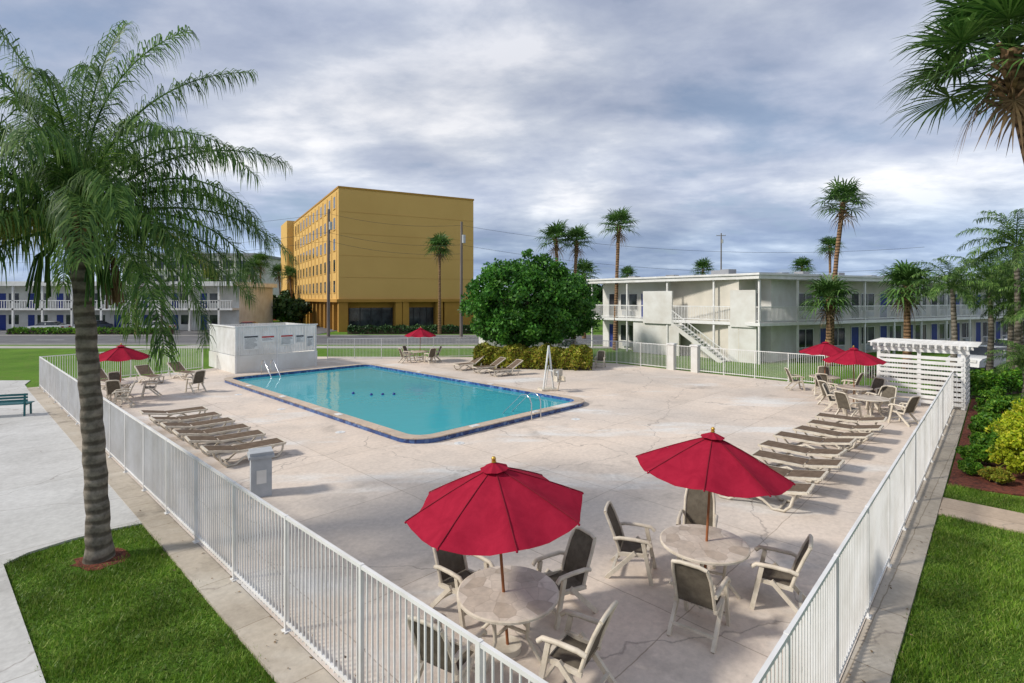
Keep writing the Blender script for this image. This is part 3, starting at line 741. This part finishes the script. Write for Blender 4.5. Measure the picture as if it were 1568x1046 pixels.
hedge('hedge',(19.6,23.5),(28,26.5),1.4,1.0,L_grn,260,.16)
hedge('hedge',(-42,64.5),(-62,64.5),1.2,.8,L_grn,50,.3)
hedge('hedge',(20,29.5),(25,26.9),.9,.6,L_dist,150,.15)
def shrub(p,r,h,mat,nc=40,ls=.10):
    g=group('garden_shrub',(p[0],p[1],0)); C=clumps((0,0,h*.5),(r,r,h*.5),nc,r*.3,130,.4); C[:,2]=np.abs(C[:,2])
    place(quadmesh('foliage',leafquads(C,ls,ls*.6),mat),'foliage',g)
    b=MB()
    for k in range(5): a=k*1.25; b.tube([(0,0,-.1),(math.cos(a)*r*.5,math.sin(a)*r*.5,h*.6)],[.03,.012],M_bark,5)
    b.build('stems',g)
for s,w,r,h,m in [(11.2,1.9,.72,1.0,L_yel),(10.5,2.9,.75,1.0,L_yel),(12.8,2.1,.8,1.05,L_yel),(13.4,1.2,.4,.5,L_grn),(11.9,.9,.35,.4,L_grn),(14.6,2.0,.75,1.0,L_yel),(15.2,1.1,.45,.7,L_grn),(16.4,2.5,.8,1.2,L_yel),(17.5,1.5,.6,1.0,L_grn),(13.5,3.7,.9,1.2,L_grn),(18.6,2.6,.8,1.3,L_grn),(10.2,1.3,.25,.3,L_hedge),(10.0,4.1,.6,.8,L_yel),(15.5,4.4,.9,1.3,L_yel),(19.5,1.2,.5,1.0,L_grn),(10.6,.8,.22,.28,L_grn)]:
    shrub(SW(s,w),r,h,m,int(30+34*r))

def feather(out,base,az,el,L,droop,nl,ll,lw,grav):
    base=np.array(base,float); S=26; t=np.linspace(0,1,S); ang=el-droop*t**1.35
    h=np.array([math.cos(az),math.sin(az),0]); z=np.array([0,0,1.])
    tan=np.cos(ang)[:,None]*h+np.sin(ang)[:,None]*z
    pos=base+np.vstack([[0,0,0],np.cumsum(tan[:-1]*(L/(S-1)),axis=0)])
    side=np.array([-h[1],h[0],0])
    w=np.linspace(.028,.005,S)[:,None]; nrm=np.cross(tan,side)
    for vv in (side,nrm):
        A=pos-vv*w;Bq=pos+vv*w; out.append(np.stack([A[:-1],Bq[:-1],Bq[1:],A[1:]],axis=1))
    tt=np.linspace(.13,1,nl)+rng.uniform(-.004,.004,nl); tt=np.clip(tt,0,1)
    P=np.stack([np.interp(tt,t,pos[:,k]) for k in range(3)],1); T=unit(np.stack([np.interp(tt,t,tan[:,k]) for k in range(3)],1))
    UPN=np.cross(T,side); UPN*=np.sign(UPN[:,2:3]+1e-6)
    prof=np.sin(np.clip(.25+.68*tt,0,1)*math.pi)[:,None]**.5*ll
    for sg in (-1,1):
        j=rng.normal(size=(nl,3))*.2
        d=unit(T*(.45+.45*tt[:,None])+side*sg*.8+UPN*rng.uniform(-.35,.65,(nl,1))+j)
        l=prof*rng.uniform(.7,1.25,(nl,1)); 
        p1=P+d*l*.32; d2=unit(d+np.array([0,0,-grav*.6])); p2=p1+d2*l*.32; d3=unit(d2+np.array([0,0,-grav*1.2])); p3=p2+d3*l*.36
        wv=unit(np.cross(d,UPN+.01))*lw
        out.append(np.stack([P-wv*.4,P+wv*.4,p1+wv,p1-wv],1)); out.append(np.stack([p1-wv,p1+wv,p2+wv*.75,p2-wv*.75],1)); out.append(np.stack([p2-wv*.75,p2+wv*.75,p3+wv*.08,p3-wv*.08],1))
def fan(out,base,az,el,pl,Rr,ns,wf=.05,droop=.35):
    base=np.array(base,float); h=np.array([math.cos(az),math.sin(az),0]); z=np.array([0,0,1.])
    d=math.cos(el)*h+math.sin(el)*z; side=np.array([-h[1],h[0],0]); c=base+d*pl-z*.08*pl; nrm=np.cross(d,side)
    w=.02; out.append(np.array([[base-side*w,base+side*w,c+side*w,c-side*w]])); out.append(np.array([[base-nrm*w,base+nrm*w,c+nrm*w,c-nrm*w]]))
    a=np.linspace(-R(115),R(115),ns)+rng.normal(size=ns)*.05
    fold=.25*np.abs(np.sin(a))[:,None]
    ds=unit(np.cos(a)[:,None]*d+np.sin(a)[:,None]*side+nrm*np.sign(nrm[2]+1e-6)*fold*.6)
    rr=Rr*(.75+.25*np.cos(a*.7))[:,None]*rng.uniform(.85,1.12,(ns,1))
    mid=c+ds*rr*.5; pp=unit(np.cross(ds,nrm))*Rr*wf
    tip=c+ds*rr-z*rr*droop*rng.uniform(.4,1.4,(ns,1)); mid2=mid+(tip-mid)*.5+z*rr*.06
    out.append(np.stack([np.repeat(c[None],ns,0)-pp*.15,np.repeat(c[None],ns,0)+pp*.15,mid+pp,mid-pp],1))
    out.append(np.stack([mid-pp,mid+pp,mid2+pp*.5,mid2-pp*.5],1)); out.append(np.stack([mid2-pp*.5,mid2+pp*.5,tip+pp*.05,tip-pp*.05],1))
def fanpalm_meshes(tag,nf,pl,Rr,ns,dead=8,wf=.042,elr=118,dr=.35):
    live=[];dd=[]
    for i in range(nf):
        el=R(78-elr*(i/nf)**.85+rng.uniform(-9,9)); fan(live,(0,0,rng.uniform(-.15,.1)),i*2.399+rng.uniform(-.25,.25),el,pl*rng.uniform(.75,1.2),Rr,ns,wf,dr)
    for i in range(dead): fan(dd,(0,0,-.25),i*2.399,R(-62+rng.uniform(-15,8)),pl*.8,Rr*.7,max(8,ns//2),.035,.5)
    a=np.concatenate(live); m=[0]*len(a)
    if dd: d_=np.concatenate(dd); a=np.concatenate([a,d_]); m=m+[1]*len(d_)
    return quadmesh('fronds_'+tag,a,None,m,[L_fan,L_dead])
FPa=fanpalm_meshes('a',32,.62,.95,14,7,.045,112); FPb=fanpalm_meshes('b',28,.65,.92,14,5,.045,105); FPh=fanpalm_meshes('h',46,1.0,1.15,36,3,.024,104,.25)
def fanpalm(x,y,z,s=1,lean=(0,0),me=None,tr=.17,name='fan_palm'):
    g=group(name,(x-lean[0],y-lean[1],0)); lx,ly=lean
    pts=[(0,0,-.1),(lx*.15,ly*.15,z*.3),(lx*.5,ly*.5,z*.65),(lx,ly,z)]
    b=MB(); b.tube(pts,[tr*1.5,tr,tr*.85,tr*.95],M_ftrunk,12)
    for k in range(26):
        a=k*2.4; zz=z-1.1+.04*k; b.beam((lx,ly,zz-.1),(lx+math.cos(a)*tr*1.9,ly+math.sin(a)*tr*1.9,zz+.18),.07,.04,M_ftrunk)
    b.build('trunk',g)
    place(me or random.choice([FPa,FPb]),'fronds',g,(lx,ly,z),random.uniform(0,6),s)
fanpalm(9.62,10.1,9.2,1.0,(-1.3,.1),FPh,.17)
fanpalm(9.2,45,10.7,1.3,(.3,0)); fanpalm(4.2,50,10.1,1.45,(-.3,0)); fanpalm(6.3,51,10.0,1.35,(.3,0))
fanpalm(22.8,36,11.0,1.35,(.9,0),tr=.16); fanpalm(21.0,34.6,4.5,1.35,tr=.2); fanpalm(24.2,32,5.2,1.35,tr=.2)
fanpalm(-9.0,65,10.9,1.5); fanpalm(42,69,11.3,1.3); fanpalm(8,58,7.2,1.4)
for x,y,z,s in [(60,108,11,1.9),(38,104,10.2,1.9),(23,104,9.2,1.6),(-52,108,12,1.9),(-46,80,7.5,1.5),(-45,62.8,7.4,1.5),(-50,112,10,1.8),(84,112,10,1.8),(90,95,9.5,1.6),(-47,95,10,1.7),(-42.5,100,9,1.5)]: fanpalm(x,y,z,s,(random.uniform(-.5,.5),0))

def queen_mesh(tag,nf,L,nl,ll,lw,grav,yel=(),elr=(82,-25),droop=(70,105),extra=()):
    A=[];Mi=[]
    for i in range(nf):
        o=[]; f=i/nf
        el=R(elr[0]+(elr[1]-elr[0])*f**.9+rng.uniform(-6,6)); 
        feather(o,(math.cos(i*2.4)*.08,math.sin(i*2.4)*.08,.25*(1-f)),i*2.399+rng.uniform(-.25,.25),el,L*rng.uniform(.85,1.1)*(1-.12*f),R(rng.uniform(*droop))*(1-.25*f),nl,ll,lw,grav)
        o=np.concatenate(o); A.append(o); Mi+= [1 if i in yel else 0]*len(o)
    for az,el,l,dr,y in extra:
        o=[]; feather(o,(0,0,.1),R(az),R(el),l,R(dr),nl,ll,lw,grav); o=np.concatenate(o); A.append(o); Mi+=[y]*len(o)
    return quadmesh('fronds_'+tag,np.concatenate(A),None,Mi,[L_queen,L_queeny])
g=group('queen_palm',(-7.08,8.96,0))
b=MB(); pts=[];rad=[]
for i in range(44):
    t=i/43; pts.append((-.36*t**1.3+.012*math.sin(i*1.3),.0,-.06+5.6*t)); rad.append((.168-.035*t)*(1+.045*(i%2))+(.06*math.exp(-t*25)))
b.tube(pts,rad,M_qtrunk,20)
for k in range(20):
    a=k*2.4; zz=4.8+.05*k; b.beam((-.33+math.cos(a)*.08,math.sin(a)*.08,zz),(-.33+math.cos(a)*.28,math.sin(a)*.28,zz+.55),.08,.05,M_ftrunk)
b.build('trunk',g)
QH=queen_mesh('hero',30,3.75,130,.70,.011,1.9,yel=(19,25),elr=(86,-18),droop=(65,110),extra=[(188,8,3.3,95,1),(212,2,3.0,95,1),(236,10,3.0,105,1),(165,20,3.4,95,0),(200,40,3.6,110,0),(250,25,2.8,110,0),(5,34,3.7,105,0),(-20,16,3.3,95,0),(20,8,3.3,85,0),(100,86,4.6,40,0),(190,82,4.6,45,0),(30,78,4.4,70,0),(-60,66,3.4,85,0),(-5,55,3.8,105,0),(150,70,4.3,70,0),(320,40,3.0,110,0),(175,55,4.0,95,0)])
place(QH,'fronds',g,(-.36,0,5.6),0)
b=MB()
for k,a in enumerate((R(-20),R(60),R(200))):
    for j in range(30):
        rr=random.uniform(0,.2); q=random.uniform(0,6.28)
        b.tube([(-.36+math.cos(a)*.25,math.sin(a)*.25,5.4),(-.36+math.cos(a)*.5+rr*math.cos(q)*.6,math.sin(a)*.5+rr*math.sin(q)*.6,5.1),(-.36+math.cos(a)*.55+rr*math.cos(q),math.sin(a)*.55+rr*math.sin(q),4.2+random.uniform(0,.5))],[.01,.01,.018],L_fan if k!=1 else L_dead,4,False)
b.build('fruit_stalks',g)
Q2=queen_mesh('small',20,2.6,56,.55,.018,1.1,elr=(80,-15))
def queen(x,y,z,s=1,name='queen_palm',tr=.13):
    g=group(name,(x,y,0)); b=MB(); b.tube([(0,0,-.1),(.1,0,z*.5),(0,0,z)],[tr*1.3,tr,tr*.8],M_qtrunk,10); b.build('trunk',g)
    place(Q2,'fronds',g,(0,0,z),random.uniform(0,6),s)
for x,y,z,s in [(24.6,25.5,6.9,1.05),(22.6,26.8,4.9,.9),(26.5,29,5.2,1.0),(24.6,24.0,3.8,.9),(27.8,27.6,4.6,1.0),(29.5,31,5.4,1.1),(21.6,22.0,1.6,.6),(22.6,21.6,1.4,.6),(30.0,29.0,3.6,1.),(25.8,26.6,4.2,.9)]: queen(x,y,z,s)
queen(-43,64,5.0,1.2); queen(-56,110,9,1.6)

pts=[]
for x in np.arange(-260,330,7):
    y=150+rng.uniform(-10,25); h=rng.uniform(5,8.5); pts.append(clumps((x,y,h*.45),(6,5,h*.55),9,2.0,60,.3))
for x,y,h in [(-66,101,7),(-50,97,6),(-44,100,5.5),(-58,94,4.5),(-72,96,7),(-36,130,7),(12,70,6.5),(-40,94,4),(-36,84,4.5)]:
    pts.append(clumps((x,y,h*.5),(3.5,3,h*.5),22,1.1,120,.3))
C=np.concatenate(pts); place(quadmesh('distant_trees',leafquads(C,.8,.5),L_dist),'distant_trees')

def blades(name,P,h=.055,w=.0065):
    n=len(P); a=rng.uniform(0,6.28,n); dx=np.stack([np.cos(a),np.sin(a),np.zeros(n)],1)*w*rng.uniform(.6,1.4,(n,1))
    tuft=1+.35*np.sin(P[:,0]*3.1+np.sin(P[:,1]*2.3)*2)*np.sin(P[:,1]*3.7)
    base=np.concatenate([P,np.full((n,1),-.062)],1); l=rng.normal(size=(n,3))*.03; l[:,2]=h*rng.uniform(.45,1.4,n)*tuft
    place(quadmesh(name,np.stack([base-dx,base+dx,base+l],1),L_grass),name)
lf=Vector(lf1)-Vector(lf0); lfd=np.array([lf.x,lf.y])/lf.length
def left_ok(P):
    rel=P-np.array(lf0); s=rel@lfd; w=rel@np.array([nl.x,nl.y])+.03*np.sin(s*6)+rng.normal(size=len(P))*.02
    q0=np.array([-2.0,3.1]); e=np.array([-6.46,5.59]); e/=np.linalg.norm(e); n2=np.array([-e[1],e[0]]); side=(P-q0)@n2+rng.normal(size=len(P))*.02
    far=(P[:,1]<8.9+ (P[:,0]+8.46)*1.15+.25*np.sin((P[:,0]+8.46)*2.4))
    return (w>.43)&(side<0)&(s<11.8)&(s>-1)&far
P=np.stack([rng.uniform(-9,1.5,230000),rng.uniform(2.4,11,230000)],1); P=P[left_ok(P)]
dp=np.linalg.norm(P-np.array([-7.08,8.96]),axis=1); P=P[dp>rng.uniform(.28,.7,len(P))]
blades('grass',P)
s=rng.uniform(-3,9.3,280000); w=rng.uniform(.38,7,280000)
k=((s<6.92)|(s>8.08))&(rng.uniform(size=s.size)<np.where(w>4,.5,1))&(w>.42+.03*np.sin(s*5)); s=s[k];w=w[k]
P=np.array([So.x,So.y])+s[:,None]*np.array([sd.x,sd.y])+w[:,None]*np.array([sn.x,sn.y]); blades('grass',P)
b=MB(); n=18; b.add([(-7.0+math.cos(2*math.pi*k/n)*(.42+.08*math.sin(3*k)),8.93+math.sin(2*math.pi*k/n)*(.36+.06*math.cos(5*k)),-.052) for k in range(n)],[tuple(range(n))],M_mulch); b.build('mulch_ring')

# ------------------------------------------------------------ world + sun
w=bpy.data.worlds.new('World'); scene.world=w; w.use_nodes=True; nt=w.node_tree; nt.nodes.clear()
out=nt.nodes.new('ShaderNodeOutputWorld')
sky=nt.nodes.new('ShaderNodeTexSky'); sky.sky_type='NISHITA'; sky.sun_disc=False
sky.sun_elevation=R(38); sky.sun_rotation=math.atan2(-1.25,-.33); sky.air_density=1.0; sky.dust_density=1.0
bg1=nt.nodes.new('ShaderNodeBackground'); bg1.inputs[1].default_value=.12; nt.links.new(sky.outputs[0],bg1.inputs[0])
tc=nt.nodes.new('ShaderNodeTexCoord'); sp=nt.nodes.new('ShaderNodeSeparateXYZ'); nt.links.new(tc.outputs['Generated'],sp.inputs[0])
def mth(op,a,b_=None,c=None):
    n=nt.nodes.new('ShaderNodeMath'); n.operation=op
    for i,v in enumerate((a,b_,c)):
        if v is None: continue
        if hasattr(v,'links'): nt.links.new(v,n.inputs[i])
        else: n.inputs[i].default_value=v
    return n.outputs[0]
z=mth('MAXIMUM',sp.outputs[2],0.0); zz=mth('ADD',z,.20)
cx=mth('DIVIDE',sp.outputs[0],zz); cy=mth('DIVIDE',sp.outputs[1],zz)
cmb=nt.nodes.new('ShaderNodeCombineXYZ'); nt.links.new(cx,cmb.inputs[0]); nt.links.new(cy,cmb.inputs[1])
mp=nt.nodes.new('ShaderNodeMapping'); mp.inputs['Rotation'].default_value=(0,0,R(14)); mp.inputs['Scale'].default_value=(.85,1.15,1); mp.inputs['Location'].default_value=(5.4,2.9,0)
nt.links.new(cmb.outputs[0],mp.inputs[0]); V=mp.outputs[0]
n1=noise(nt,V,1.15,8,.55,.15); n2=noise(nt,V,3.4,6,.6,.2); n3=noise(nt,V,.5,2,.5,0)
m1=mth('MULTIPLY_ADD',n2,.3,mth('MULTIPLY',n1,.7))
cc=ramp(nt,m1,[(.36,(.29,.35,.48)),(.46,(.40,.455,.58)),(.54,(.53,.58,.68)),(.64,(.82,.84,.89))])
cc=mixc(nt,1.,cc,ramp(nt,n3,[(.3,.82),(.7,1.2)]),'MULTIPLY')
band=ramp(nt,z,[(.0,(1.2,1.22,1.2)),(.045,(.82,.95,1.1)),(.11,(.82,.93,1.05)),(.18,(1.3,1.28,1.25)),(.28,(1.2,1.18,1.16)),(.40,(.98,.98,1.0)),(.6,(.93,.93,.96)),(1,(1.15,1.15,1.15))])
cc=mixc(nt,1.,cc,band,'MULTIPLY')
bg2=nt.nodes.new('ShaderNodeBackground'); bg2.inputs[1].default_value=1.06; nt.links.new(cc,bg2.inputs[0])
cov=ramp(nt,n1,[(.34,.5),(.44,1.)])
mx=nt.nodes.new('ShaderNodeMixShader'); nt.links.new(cov,mx.inputs[0]); nt.links.new(bg1.outputs[0],mx.inputs[1]); nt.links.new(bg2.outputs[0],mx.inputs[2]); nt.links.new(mx.outputs[0],out.inputs[0])
sl=bpy.data.lights.new('sun','SUN'); sl.energy=3.7; sl.angle=R(7); sl.color=(1,.94,.85)
so=bpy.data.objects.new('sun',sl); scene.collection.objects.link(so); so.rotation_euler=Vector((1.25,.33,-1.0)).to_track_quat('-Z','Y').to_euler()

cam=bpy.data.cameras.new('camera'); co=bpy.data.objects.new('camera',cam); scene.collection.objects.link(co)
co.location=(0,0,4.4); co.rotation_euler=(R(90),0,0); cam.sensor_width=36; cam.lens=18.37; cam.shift_y=-.0421; cam.clip_end=3000; cam.clip_start=.1
scene.camera=co
scene.view_settings.view_transform='Standard'; scene.view_settings.look='None'; scene.view_settings.exposure=0
